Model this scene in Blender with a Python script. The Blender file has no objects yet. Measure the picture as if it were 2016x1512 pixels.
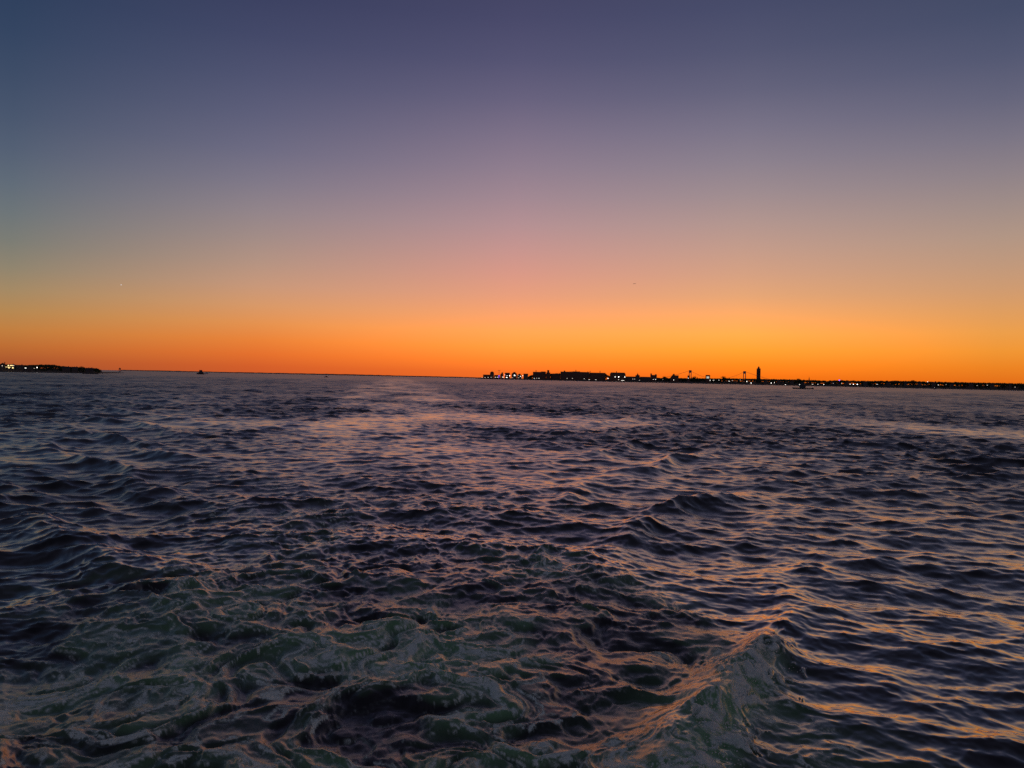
import bpy, math, random
import numpy as np
from mathutils import Matrix, Vector

random.seed(7)
sc = bpy.context.scene
COL = sc.collection
PI = math.pi

# ------------------------------------------------------------------ camera
F = 1467.0                      # focal length in photo pixels (2016 wide)
CAMH = 5.0
PITCH = math.radians(0.41)      # looking slightly down
ROLL = math.radians(1.23)
cam_d = bpy.data.cameras.new('camera')
cam = bpy.data.objects.new('camera', cam_d)
COL.objects.link(cam)
cam_d.sensor_width = 36.0
cam_d.lens = 36.0 * F / 2016.0
cam_d.clip_start = 0.1
cam_d.clip_end = 90000.0
RC = Matrix.Rotation(PI / 2 - PITCH, 3, 'X') @ Matrix.Rotation(ROLL, 3, 'Z')
cam.matrix_world = Matrix.Translation((0, 0, CAMH)) @ RC.to_4x4()
sc.camera = cam

# ------------------------------------------------------------------ colour management
sc.view_settings.view_transform = 'Standard'
sc.view_settings.look = 'None'
sc.view_settings.exposure = 0.0
sc.view_settings.gamma = 1.0
sc.render.engine = 'CYCLES'
sc.cycles.use_denoising = False
sc.cycles.max_bounces = 5
sc.cycles.diffuse_bounces = 2
sc.cycles.glossy_bounces = 3
sc.cycles.sample_clamp_indirect = 4.0

def lin(c):
    c = np.asarray(c, float) / 255.0
    return np.where(c <= 0.04045, c / 12.92, ((c + 0.055) / 1.055) ** 2.4)

# ------------------------------------------------------------------ sky: clear air a quarter of an hour after sunset
# elevation (degrees) -> colour, at five azimuths; the sun has set a little right of the middle
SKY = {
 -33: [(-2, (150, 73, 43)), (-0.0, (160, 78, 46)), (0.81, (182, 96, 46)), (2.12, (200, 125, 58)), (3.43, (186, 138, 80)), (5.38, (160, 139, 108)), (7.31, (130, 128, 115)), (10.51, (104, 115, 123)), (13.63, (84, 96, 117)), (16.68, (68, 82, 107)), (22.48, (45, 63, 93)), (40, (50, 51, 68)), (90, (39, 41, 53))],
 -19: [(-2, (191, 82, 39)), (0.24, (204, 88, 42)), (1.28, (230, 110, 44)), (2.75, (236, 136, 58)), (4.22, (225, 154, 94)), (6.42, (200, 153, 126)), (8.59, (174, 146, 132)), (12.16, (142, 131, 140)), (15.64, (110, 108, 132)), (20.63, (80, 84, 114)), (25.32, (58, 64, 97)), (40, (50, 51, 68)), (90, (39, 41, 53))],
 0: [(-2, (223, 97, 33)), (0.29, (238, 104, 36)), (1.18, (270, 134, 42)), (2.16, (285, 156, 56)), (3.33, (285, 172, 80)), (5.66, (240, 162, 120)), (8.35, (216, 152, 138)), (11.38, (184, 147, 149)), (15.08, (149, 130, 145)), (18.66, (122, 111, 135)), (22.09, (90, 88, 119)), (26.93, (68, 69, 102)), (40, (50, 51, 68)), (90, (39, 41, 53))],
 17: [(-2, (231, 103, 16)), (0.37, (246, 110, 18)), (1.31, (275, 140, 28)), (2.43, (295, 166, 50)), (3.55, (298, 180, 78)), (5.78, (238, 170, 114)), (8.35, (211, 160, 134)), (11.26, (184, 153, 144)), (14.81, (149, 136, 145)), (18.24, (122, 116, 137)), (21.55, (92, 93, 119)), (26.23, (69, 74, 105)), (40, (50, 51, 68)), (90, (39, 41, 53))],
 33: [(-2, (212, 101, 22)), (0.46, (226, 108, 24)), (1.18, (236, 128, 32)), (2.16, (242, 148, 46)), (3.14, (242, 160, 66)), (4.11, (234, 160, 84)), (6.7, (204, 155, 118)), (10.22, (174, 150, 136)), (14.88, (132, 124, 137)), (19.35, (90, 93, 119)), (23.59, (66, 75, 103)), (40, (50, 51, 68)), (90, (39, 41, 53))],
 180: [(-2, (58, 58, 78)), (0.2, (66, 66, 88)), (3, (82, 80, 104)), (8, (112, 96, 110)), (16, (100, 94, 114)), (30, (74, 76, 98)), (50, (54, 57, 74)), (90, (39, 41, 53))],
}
world = bpy.data.worlds.new('World')
sc.world = world
world.use_nodes = True
nt = world.node_tree
nt.nodes.clear()
N = nt.nodes.new
L = nt.links.new

def math_node(tree, op, a, b=None, c=None, clamp=False):
    n = tree.nodes.new('ShaderNodeMath')
    n.operation = op
    n.use_clamp = clamp
    for i, v in enumerate((a, b, c)):
        if v is None:
            continue
        if isinstance(v, (int, float)):
            n.inputs[i].default_value = v
        else:
            tree.links.new(v, n.inputs[i])
    return n.outputs[0]

tc = N('ShaderNodeTexCoord')
sep = N('ShaderNodeSeparateXYZ')
L(tc.outputs['Generated'], sep.inputs[0])
el = math_node(nt, 'ARCSINE', sep.outputs['Z'])
# ramp coordinate: sqrt spacing so the stops crowd towards the horizon
EL0 = math.radians(-2.0)
t01 = math_node(nt, 'DIVIDE', math_node(nt, 'SUBTRACT', el, EL0), PI / 2 - EL0, clamp=True)
fac = math_node(nt, 'SQRT', t01)
az = math_node(nt, 'MULTIPLY', math_node(nt, 'ARCTAN2', sep.outputs['X'], sep.outputs['Y']), 180 / PI)

def sky_ramp(stops):
    e = np.array([s[0] for s in stops], float)
    c = np.array([s[1] for s in stops], float)
    f = np.sqrt((e + 2) / 92.0)
    pos = np.linspace(0, 1, 400)
    g = np.stack([np.interp(pos, f, c[:, i]) for i in range(3)], 1)
    ker = np.exp(-0.5 * (np.arange(-24, 25) / 5.0) ** 2)
    ker /= ker.sum()
    gp = np.pad(g, ((24, 24), (0, 0)), mode='edge')
    g = np.stack([np.convolve(gp[:, i], ker, 'valid') for i in range(3)], 1)
    ramp = N('ShaderNodeValToRGB')
    ramp.color_ramp.interpolation = 'LINEAR'
    want = np.concatenate([np.linspace(0, 0.66, 25), np.linspace(0.72, 1.0, 7)])
    els = ramp.color_ramp.elements
    while len(els) < len(want):
        els.new(0.5)
    for k, p in enumerate(want):
        els[k].position = float(p)
    for k, p in enumerate(want):
        col = lin([np.interp(p, pos, g[:, i]) for i in range(3)])
        els[k].color = (*[float(v) for v in col], 1)
    L(fac, ramp.inputs[0])
    return ramp.outputs[0]

def mixc(f, a, b):
    m = N('ShaderNodeMix')
    m.data_type = 'RGBA'
    L(f, m.inputs[0]); L(a, m.inputs[6]); L(b, m.inputs[7])
    return m.outputs[2]

def step_az(a, b):
    m = N('ShaderNodeMapRange')
    m.interpolation_type = 'SMOOTHSTEP'
    L(az, m.inputs[0])
    m.inputs[1].default_value = a; m.inputs[2].default_value = b
    return m.outputs[0]

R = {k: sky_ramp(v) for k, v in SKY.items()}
def lin_az(a, b):
    m = N('ShaderNodeMapRange')
    L(az, m.inputs[0])
    m.inputs[1].default_value = a; m.inputs[2].default_value = b
    return m.outputs[0]
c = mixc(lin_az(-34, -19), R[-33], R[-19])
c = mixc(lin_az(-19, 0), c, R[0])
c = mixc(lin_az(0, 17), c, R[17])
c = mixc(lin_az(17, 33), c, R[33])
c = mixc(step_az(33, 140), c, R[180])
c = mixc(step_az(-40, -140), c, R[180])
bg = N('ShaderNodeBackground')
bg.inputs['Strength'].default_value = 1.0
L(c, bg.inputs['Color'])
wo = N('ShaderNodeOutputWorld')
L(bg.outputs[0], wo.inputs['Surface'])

# ------------------------------------------------------------------ helpers
def pdir(x, y):
    """world direction through a photo pixel"""
    return RC @ Vector(((x - 1008) / F, -(y - 756) / F, -1.0))

def at(x, y, D):
    """the point on that ray at horizontal range D"""
    d = pdir(x, y)
    h = math.hypot(d.x, d.y)
    return Vector((0, 0, CAMH)) + d * (D / h)

def ground(x, y):
    d = pdir(x, y)
    return Vector((0, 0, CAMH)) + d * (CAMH / -d.z)

def azim(x):
    d = pdir(x, 745)
    return math.atan2(d.x, d.y)

def new_mat(name, color, rough=0.8, noise=0.25, scale=0.4, spec=0.3):
    m = bpy.data.materials.new(name)
    m.use_nodes = True
    t = m.node_tree
    b = t.nodes['Principled BSDF']
    tx = t.nodes.new('ShaderNodeTexNoise')
    tx.inputs['Scale'].default_value = scale
    tx.inputs['Detail'].default_value = 5
    co = t.nodes.new('ShaderNodeTexCoord')
    t.links.new(co.outputs['Object'], tx.inputs['Vector'])
    r = t.nodes.new('ShaderNodeValToRGB')
    lo = [v * (1 - noise) for v in color]
    hi = [min(1, v * (1 + noise)) for v in color]
    r.color_ramp.elements[0].position = 0.3
    r.color_ramp.elements[1].position = 0.7
    r.color_ramp.elements[0].color = (*lo, 1)
    r.color_ramp.elements[1].color = (*hi, 1)
    t.links.new(tx.outputs['Fac'], r.inputs[0])
    t.links.new(r.outputs[0], b.inputs['Base Color'])
    b.inputs['Roughness'].default_value = rough
    b.inputs['Specular IOR Level'].default_value = spec
    return m

def lamp_mat(name, color, strength):
    m = bpy.data.materials.new(name)
    m.use_nodes = True
    b = m.node_tree.nodes['Principled BSDF']
    b.inputs['Base Color'].default_value = (0.8, 0.8, 0.8, 1)
    b.inputs['Emission Color'].default_value = (*color, 1)
    b.inputs['Emission Strength'].default_value = strength
    return m

M = {
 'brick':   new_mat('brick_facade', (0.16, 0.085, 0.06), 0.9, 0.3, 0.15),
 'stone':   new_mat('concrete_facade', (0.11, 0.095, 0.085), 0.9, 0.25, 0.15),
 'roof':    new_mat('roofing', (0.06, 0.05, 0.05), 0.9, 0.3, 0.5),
 'white':   new_mat('white_paint', (0.75, 0.75, 0.73), 0.5, 0.1, 1.0),
 'dark':    new_mat('dark_paint', (0.05, 0.055, 0.065), 0.5, 0.2, 1.0),
 'red':     new_mat('red_paint', (0.3, 0.05, 0.04), 0.5, 0.2, 1.0),
 'steel':   new_mat('painted_steel', (0.22, 0.24, 0.25), 0.6, 0.15, 0.1),
 'wood':    new_mat('weathered_wood', (0.09, 0.07, 0.05), 0.9, 0.3, 2.0),
 'rock':    new_mat('rock', (0.13, 0.12, 0.11), 0.95, 0.35, 0.6),
 'soil':    new_mat('sandy_soil', (0.13, 0.1, 0.07), 0.95, 0.3, 0.05),
 'leaf':    new_mat('foliage', (0.05, 0.075, 0.03), 0.8, 0.4, 0.3),
 'bark':    new_mat('bark', (0.07, 0.055, 0.04), 0.95, 0.3, 2.0),
 'glass':   new_mat('window_glass', (0.03, 0.035, 0.04), 0.1, 0.1, 1.0, 0.6),
}

class MB:
    """collects solids for one mesh"""
    def __init__(self):
        self.v = []; self.f = []
    def add(self, v, f):
        o = len(self.v)
        self.v += [tuple(p) for p in v]
        self.f += [tuple(o + i for i in q) for q in f]
        return self
    def box(self, x0, x1, y0, y1, z0, z1, tx=0.0, ty=0.0):
        v = [(x0, y0, z0), (x1, y0, z0), (x1, y1, z0), (x0, y1, z0),
             (x0 + tx, y0 + ty, z1), (x1 - tx, y0 + ty, z1), (x1 - tx, y1 - ty, z1), (x0 + tx, y1 - ty, z1)]
        return self.add(v, [(3, 2, 1, 0), (4, 5, 6, 7), (0, 1, 5, 4), (1, 2, 6, 5), (2, 3, 7, 6), (3, 0, 4, 7)])
    def gable(self, x0, x1, y0, y1, z0, z1, over=0.4):
        x0 -= over; x1 += over; y0 -= over; y1 += over
        ym = (y0 + y1) / 2
        v = [(x0, y0, z0), (x1, y0, z0), (x1, y1, z0), (x0, y1, z0), (x0, ym, z1), (x1, ym, z1)]
        return self.add(v, [(3, 2, 1, 0), (0, 1, 5, 4), (2, 3, 4, 5), (0, 4, 3), (1, 2, 5)])
    def hip(self, x0, x1, y0, y1, z0, z1, inset):
        ym = (y0 + y1) / 2
        v = [(x0, y0, z0), (x1, y0, z0), (x1, y1, z0), (x0, y1, z0), (x0 + inset, ym, z1), (x1 - inset, ym, z1)]
        return self.add(v, [(3, 2, 1, 0), (0, 1, 5, 4), (2, 3, 4, 5), (0, 4, 3), (1, 2, 5)])
    def lathe(self, prof, cx=0, cy=0, n=12):
        v = []
        for (r, z) in prof:
            for k in range(n):
                a = 2 * PI * k / n
                v.append((cx + r * math.cos(a), cy + r * math.sin(a), z))
        f = [tuple(range(n))[::-1]]
        for i in range(len(prof) - 1):
            for k in range(n):
                f.append((i * n + k, i * n + (k + 1) % n, (i + 1) * n + (k + 1) % n, (i + 1) * n + k))
        f.append(tuple((len(prof) - 1) * n + k for k in range(n)))
        return self.add(v, f)
    def tube(self, pts, r, n=6):
        pts = [Vector(p) for p in pts]
        rr = r if isinstance(r, (list, tuple)) else [r] * len(pts)
        v = []
        for i, p in enumerate(pts):
            d = (pts[min(i + 1, len(pts) - 1)] - pts[max(i - 1, 0)]).normalized()
            a = d.orthogonal().normalized()
            b = d.cross(a)
            for k in range(n):
                t = 2 * PI * k / n
                v.append(p + (a * math.cos(t) + b * math.sin(t)) * rr[i])
        f = [tuple(range(n))[::-1]]
        for i in range(len(pts) - 1):
            for k in range(n):
                f.append((i * n + k, i * n + (k + 1) % n, (i + 1) * n + (k + 1) % n, (i + 1) * n + k))
        f.append(tuple((len(pts) - 1) * n + k for k in range(n)))
        return self.add(v, f)
    def prism(self, outline, y0, y1):
        """outline in (x, z), extruded along y"""
        n = len(outline)
        v = [(x, y0, z) for x, z in outline] + [(x, y1, z) for x, z in outline]
        f = [tuple(range(n)), tuple(range(n, 2 * n))[::-1]]
        for k in range(n):
            f.append((k, n + k, n + (k + 1) % n, (k + 1) % n))
        return self.add(v, f)
    def mesh(self, name, mat):
        me = bpy.data.meshes.new(name)
        me.from_pydata(self.v, [], self.f)
        me.materials.append(M[mat] if isinstance(mat, str) else mat)
        return me
    def build(self, name, mat, parent=None):
        o = bpy.data.objects.new(name, self.mesh(name, mat))
        COL.objects.link(o)
        o.parent = parent
        return o

def tag(o, label=None, cat=None, group=None, kind=None):
    if label: o['label'] = label
    if cat: o['category'] = cat
    if group: o['group'] = group
    if kind: o['kind'] = kind
    return o

def thing(name, loc, rz, label, cat, group=None):
    o = bpy.data.objects.new(name, None)
    COL.objects.link(o)
    o.location = loc
    o.rotation_euler = (0, 0, rz)
    o.empty_display_size = 1
    return tag(o, label, cat, group)

def children_of(o):
    return [c for c in COL.objects if c.parent == o]

def copy_tree(parts, root, loc, rz, s, label, group=None):
    r = root.copy(); COL.objects.link(r)
    r.location = loc; r.rotation_euler = (0, 0, rz); r.scale = s if isinstance(s, tuple) else (s, s, s)
    r['label'] = label
    if group: r['group'] = group
    for p, subs in parts:
        q = p.copy(); COL.objects.link(q); q.parent = r
        for g in subs:
            w = g.copy(); COL.objects.link(w); w.parent = q
    return r

# ------------------------------------------------------------------ the sea
rng = np.random.default_rng(11)

def sstep(a, b, x):
    t = np.clip((x - a) / (b - a), 0, 1)
    return t * t * (3 - 2 * t)

class Tile:
    """periodic field on a square of side Lm, sampled bilinearly"""
    def __init__(self, arrs, Lm):
        self.a = arrs; self.L = Lm; self.n = arrs[0].shape[0]
    def __call__(self, x, y):
        n = self.n
        u = (x / self.L) * n; v = (y / self.L) * n
        i = np.floor(u); j = np.floor(v)
        fu = (u - i).astype(np.float32); fv = (v - j).astype(np.float32)
        i = i.astype(np.int64) % n; j = j.astype(np.int64) % n
        i1 = (i + 1) % n; j1 = (j + 1) % n
        out = []
        for a in self.a:
            out.append((a[j, i] * (1 - fu) + a[j, i1] * fu) * (1 - fv) + (a[j1, i] * (1 - fu) + a[j1, i1] * fu) * fv)
        return out

def wave_tile(Lm, n, lo, hi, hstd, wind, spread, power=4.0, narrow=10):
    """random directional waves with lengths lo..hi; height and sideways displacement"""
    k1 = 2 * PI * np.fft.fftfreq(n, Lm / n)
    kx, ky = np.meshgrid(k1, k1)
    k = np.hypot(kx, ky); k[0, 0] = 1
    klo, khi = 2 * PI / hi, 2 * PI / lo
    P = k ** (-power) * sstep(klo * 0.75, klo * 1.15, k) * (1 - sstep(khi * 0.9, khi * 1.2, k))
    th = np.arctan2(ky, kx) - wind
    P *= (spread + (1 - spread) * np.abs(np.cos(th)) ** narrow)
    P[0, 0] = 0
    h = (rng.standard_normal((n, n)) + 1j * rng.standard_normal((n, n))) * np.sqrt(P)
    H = np.fft.ifft2(h)
    dx = np.fft.ifft2(-1j * kx / k * h).real
    dy = np.fft.ifft2(-1j * ky / k * h).real
    sx = np.fft.ifft2(1j * kx * h).real
    sy = np.fft.ifft2(1j * ky * h).real
    s = hstd / H.real.std()
    t = Tile([(H.real * s).astype(np.float32), (dx * s).astype(np.float32), (dy * s).astype(np.float32)], Lm)
    t.mss = float(((sx * s) ** 2 + (sy * s) ** 2).mean())
    return t

def noise_tile(lam, n=256, cells=16, octaves=1.0):
    """smooth random field, unit variance, feature size lam"""
    Lm = lam * cells
    k1 = np.fft.fftfreq(n, 1.0 / n)
    kx, ky = np.meshgrid(k1, k1)
    k = np.hypot(kx, ky); k[0, 0] = 1
    P = sstep(cells * 0.45, cells * 0.8, k) * (cells / k) ** (4.6 * octaves) * (1 - sstep(n * 0.36, n * 0.48, k))
    h = np.fft.fft2(rng.standard_normal((n, n))) * np.sqrt(P)
    a = np.fft.ifft2(h).real
    a /= a.std()
    return Tile([a.astype(np.float32)], Lm)

# rings and spokes round the point under the camera: finer near, coarser far
rad = [7.2]
while rad[-1] < 42000:
    r = rad[-1]
    q = 0.0036 + 0.0010 * float(sstep(22, 90, r)) + 0.0035 * float(sstep(500, 1000, r)) + 0.05 * float(sstep(1400, 4500, r))
    rad.append(r * (1 + q))
rad = np.array(rad)
dr = np.gradient(rad)
dense = np.radians(np.linspace(-41.5, 41.5, 960))
side = np.radians(41.5 + 138.5 * (np.linspace(0, 1, 46)[1:] ** 1.6))
ang = np.concatenate([-side[::-1], dense, side])      # closes at +-180
nr, na = len(rad), len(ang)                    # about 2.75 million triangles
RR, AA = np.meshgrid(rad, ang, indexing='ij')
X = (RR * np.sin(AA)); Y = (RR * np.cos(AA))
colgap = np.gradient(ang)
GAP = np.maximum(np.broadcast_to(dr[:, None], RR.shape), RR * colgap[None, :])

WR, WL = math.radians(-114), math.radians(-68)       # ship waves fan out to either side of the track
T0 = wave_tile(610.0, 1024, 6.0, 24.0, 0.15, math.radians(-85), 0.2, 3.3, 4)
TS = []
for wd in (WR, WL):
    TS.append((wave_tile(131.0, 512, 2.0, 7.0, 0.057, wd, 0.12, 3.4, 5),
               wave_tile(71.0, 512, 0.75, 2.8, 0.031, math.radians(-95) + 0.25 * (wd - math.radians(-91)), 0.22, 3.1, 3),
               wave_tile(27.0, 512, 0.36, 1.3, 0.0142, wd + 0.1, 0.16, 3.2, 4),
               wave_tile(9.7, 512, 0.10, 0.42, 0.0052, wd - 0.1, 0.25, 3.2, 4)))
T1, T1b, T2, T3 = TS[0]

def keep(lmin, lmax):
    return 1 - sstep(lmin * 0.42, lmax * 0.42, GAP)

# wake frame: s runs astern along the wake axis, t to its right
AXX = azim(785)
ax = np.array([math.sin(AXX), math.cos(AXX)])
def wake(x, y):
    return x * ax[0] + y * ax[1], x * ax[1] - y * ax[0]
S_, T_ = wake(X, Y)

near = RR < 170
n_big = noise_tile(5.0)
n_mid = noise_tile(2.2)
n_sml = noise_tile(0.9)
n_fin = noise_tile(0.33)
n_lace = noise_tile(1.5, 512, 24, 0.75)
n_lace2 = noise_tile(0.7, 512, 24, 0.7)
n_warp = noise_tile(1.8)
n_warp2 = noise_tile(1.8)
n_crest = noise_tile(4.0)
n_patch = noise_tile(45.0)

halfw = 6.0 + 0.03 * np.clip(S_, 0, 400)
edge_n = n_big(S_ * 0.5, T_)[0]
track = 1 - sstep(halfw - 3.0 - 0.02 * np.clip(S_, 0, 400), halfw + 2.4 + 0.03 * np.clip(S_, 0, 400), np.abs(T_ + 0.7) + 1.0 * edge_n)          # churned track of the boat
track *= sstep(-2, 3, S_)
calm = np.clip(track * (0.75 + 0.45 * n_big(S_ * 0.12 + 90, T_ * 0.45)[0]), 0, 1) * sstep(14, 60, S_) * (1 - sstep(700, 2600, S_)) * (1 + 0.25 * sstep(60, 160, S_))                   # the slick far astern
churn = track * (1 - sstep(9, 48, S_))

patch = 1.0 + 0.30 * (1 - 0.7 * sstep(70, 200, RR)) * n_patch(X, Y)[0]
damp1 = (1 - 0.34 * calm - 0.35 * churn) * np.clip(patch, 0.55, 1.5)
damp2 = (1 - 0.36 * calm) * np.clip(patch, 0.5, 1.5)
Z = np.zeros_like(X); DX = np.zeros_like(X); DY = np.zeros_like(X)
miss = np.zeros_like(X)
swell = 1 + 0.55 * sstep(30, 130, RR)                    # past the boat's own lee the chop stands higher
wside = sstep(-14, 14, T_ - 2 + 3 * n_big(X * 0.25, Y * 0.25)[0])
h, dx, dy = T0(X, Y)
g = keep(6, 24) * (0.18 + 0.9 * sstep(120, 500, RR)) * damp1
Z += h * g; DX -= 0.8 * dx * g; DY -= 0.8 * dy * g
for tiles, ws in zip(TS, (np.sin(wside * PI / 2), np.cos(wside * PI / 2))):
    for T, w, dmp, ch in zip(tiles, (keep(2.0, 7), keep(0.8, 3.0), keep(0.4, 1.5), keep(0.12, 0.48)),
                             (damp1 * swell, damp1 * swell, damp2 * (0.3 + 0.7 * swell), damp2), (1.15, 1.3, 1.2, 1.0)):
        h, dx, dy = T(X, Y)
        g = w * dmp * ws
        Z += h * g; DX -= dx * g * ch; DY -= dy * g * ch
        miss += T.mss * np.clip(1 - w * w, 0, 1) * (dmp * ws) ** 2

# diverging bow waves: two arms of short steep crests along the cusp lines
P0 = ground(1500, 1290)
s0, t0 = wake(P0.x, P0.y)
env_noise = n_crest(X * 0.6, Y * 0.6)[0]
for sg in (1, -1):
    tt = T_ * sg
    cusp = 0.33 * (S_ + 5.5)
    q = tt - cusp
    wid = 1.35 + 0.045 * np.clip(S_, 0, 300)
    env = np.where(q > 0, np.exp(-(q / wid) ** 2), np.exp(-(q / (1.7 * wid)) ** 2))
    env *= sstep(0, 6, S_) * (1 - sstep(130, 330, S_)) * np.clip(1 + 0.35 * env_noise, 0.3, 1.7)
    lam = 5.6 + 0.012 * np.clip(S_, 0, 200)
    ph = 2 * PI * (-0.64 * (S_ - s0) + 0.77 * (tt - t0 - (0.9 if sg < 0 else 0))) / lam
    ph += 0.55 * n_big(X * 0.5 + 31, Y * 0.5)[0]
    A = (0.34 + 0.19 * sstep(14, 28, S_)) * (0.55 + 0.45 / (1 + (np.clip(S_, 0, 400) / 30.0) ** 0.8))
    prof = np.exp(1.7 * (np.cos(ph) - 1)) - 0.38
    k_ok = keep(2.0, 6)
    Z += A * env * prof * k_ok
    lean = A * env * np.sin(ph) * 0.55 * k_ok
    nx = -0.64 * ax[0] + 0.77 * sg * ax[1]
    ny = -0.64 * ax[1] - 0.77 * sg * ax[0]
    DX -= lean * nx; DY -= lean * ny

# a passing boat's old wash: long low ridges on the right, far out
for (xa, ya, xb, yb, a, w) in ((1560, 767.5, 2200, 781.5, 0.55, 9.0), (1640, 770.5, 2200, 786.0, 0.35, 7.0)):
    pa = ground(xa, ya); pb = ground(xb, yb)
    d = np.array([pb.x - pa.x, pb.y - pa.y]); ln = np.hypot(*d); d /= ln
    u = (X - pa.x) * d[0] + (Y - pa.y) * d[1]
    v = (X - pa.x) * -d[1] + (Y - pa.y) * d[0]
    Z += a * np.exp(-(v / w) ** 2) * sstep(-40, 60, u)

# churned water: boils, ridges and foam
wx = n_warp(X, Y)[0] * 0.55; wy = n_warp2(X + 7, Y)[0] * 0.55
Xw = X + wx; Yw = Y + wy
sa, ta = wake(Xw, Yw)
b1 = n_mid(sa * 0.75, ta)[0]; b2 = n_sml(sa * 0.8, ta)[0]; b3 = n_fin(sa, ta)[0]
ok1, ok2, ok3 = keep(1.0, 3.0), keep(0.4, 1.2), keep(0.15, 0.5)
rid = 1 - np.abs(b1); rid2 = 1 - np.abs(b2)
Z += churn * (0.044 * b1 + 0.012 * np.clip(rid, 0, 1) ** 2) * ok1
Z += churn * (0.017 * b2 + 0.010 * np.clip(rid2, 0, 1) ** 2) * ok2
Z += churn * (0.006 * b3 + 0.006 * np.clip(1 - np.abs(b3), 0, 1) ** 2) * ok3
l1 = n_lace(sa * 0.7, ta)[0]; l2 = n_lace2(sa * 0.8, ta)[0]
l3 = n_fin(sa * 0.7 + 0.3 * wy, ta)[0]
lace = np.exp(-(l1 / 0.22) ** 2) * 0.85
lace2 = np.exp(-(l2 / 0.28) ** 2) * 0.75
lace3 = np.clip(0.5 + 0.55 * l3, 0, 1.4)
pm = n_big(S_ * 0.6 + 50, T_)[0]
amount = churn * np.clip(0.36 + 0.42 * pm + 0.95 * (1 - sstep(8, 17, S_)), 0, 1.4)
cloud = np.clip(0.35 + 0.45 * b1 + 0.3 * b2, 0, 1.2)
foam = amount * np.clip((lace + 0.8 * lace2) * (0.35 + 0.65 * lace3) * (0.25 + 0.75 * cloud) + 0.35 * cloud * lace3 * (1 - sstep(10, 24, S_)), 0, 1.1)
foam = foam + 0.30 * track * sstep(10, 22, S_) * (1 - sstep(45, 120, S_)) * np.clip(np.exp(-(l1 / 0.10) ** 2) * np.clip(0.3 + pm, 0, 1), 0, 1)
aer = churn * np.clip(0.26 + 0.45 * pm + 0.30 * b1 + 0.55 * (1 - sstep(9.5, 14.5, S_)), 0, 1) * (1 - sstep(10, 27, S_) * 0.75)

# the breaking crest of the right arm, tumbling towards the track
def seg_dist(pts):
    best = np.full(X.shape, 1e9); sidev = np.zeros_like(X); along = np.zeros_like(X)
    for i in range(len(pts) - 1):
        p, q = pts[i], pts[i + 1]
        d = np.array([q.x - p.x, q.y - p.y]); ln = np.hypot(*d); d /= ln
        u = np.clip((X - p.x) * d[0] + (Y - p.y) * d[1], 0, ln)
        ex = X - (p.x + d[0] * u); ey = Y - (p.y + d[1] * u)
        dd = np.hypot(ex, ey)
        sd = ex * d[1] - ey * d[0]
        m = dd < best
        best = np.where(m, dd, best); sidev = np.where(m, np.sign(sd), sidev)
        along = np.where(m, (i + u / ln) / (len(pts) - 1), along)
    return best, sidev, along
crest = [ground(x, y) for x, y in ((1405, 1600), (1440, 1500), (1462, 1430), (1500, 1365), (1530, 1310), (1526, 1262))]
bd, bs, ba = seg_dist(crest)
wob = 0.18 * b2 + 0.10 * b3
wl = np.where(bs > 0, 0.17, 0.42)                     # steep outer face, long foaming inner side
br = np.exp(-(np.clip(bd + 1.4 * wob, 0, 9) / wl) ** 2) * (1 - 0.8 * sstep(0.6, 1.0, ba))
cauli = np.clip(0.6 + 0.5 * n_sml(X * 1.1, Y * 1.1)[0] + 0.12 * n_fin(X * 0.9, Y * 0.9)[0], 0, 1.6)
Z += np.where(bd < 3, np.exp(-(bd / np.where(bs > 0, 0.45, 1.0)) ** 2) * 0.12 * np.clip(0.9 + 0.5 * n_mid(X * 1.3, Y * 1.3)[0], 0.3, 1.6) * (1 - 0.6 * sstep(0.8, 1.0, ba)), 0)
Z += br * 0.10 * cauli + br * 0.010 * n_fin(X, Y)[0]
froth = np.clip(br * (0.22 + 1.4 * cauli), 0, 1.25)
aer = np.maximum(aer, np.where(bs < 0, np.exp(-(bd / 1.5) ** 2), np.exp(-(bd / 0.35) ** 2)) * (1 - sstep(0.6, 1.0, ba)))
# thin caps on a few other crests of the arms
foam = 1.15 * sstep(0.15, 0.9, (1.6 + 0.5 * (1 - sstep(10, 16, S_))) * foam); aer = np.clip(aer, 0, 1)

Xf = X + DX; Yf = Y + DY
Z = np.where(RR > 9000, 0, Z * (1 - sstep(3000, 9000, RR)))
rough = np.maximum(0.34 * np.clip(1.3 * churn, 0, 1) * (1 - sstep(14, 34, S_)) + 0.3 * np.clip(foam, 0, 1) + 0.45 * np.clip(br, 0, 1), np.sqrt(np.sqrt(np.clip(0.32 * miss, 0, 0.06) + 0.00012)))
co = np.stack([Xf, Yf, Z], -1).reshape(-1, 3).astype(np.float32)
ii = np.arange(nr - 1)[:, None] * na; jj = np.arange(na)[None, :]
j2 = (jj + 1) % na
quads = np.stack([ii + jj, ii + j2, ii + na + j2, ii + na + jj], -1)
quads = quads[:, :-1].reshape(-1, 4)[:, ::-1].astype(np.int32)
close = np.stack([np.arange(nr - 1) * na + na - 1, np.arange(nr - 1) * na, np.arange(1, nr) * na, np.arange(1, nr) * na + na - 1], -1)
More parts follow.
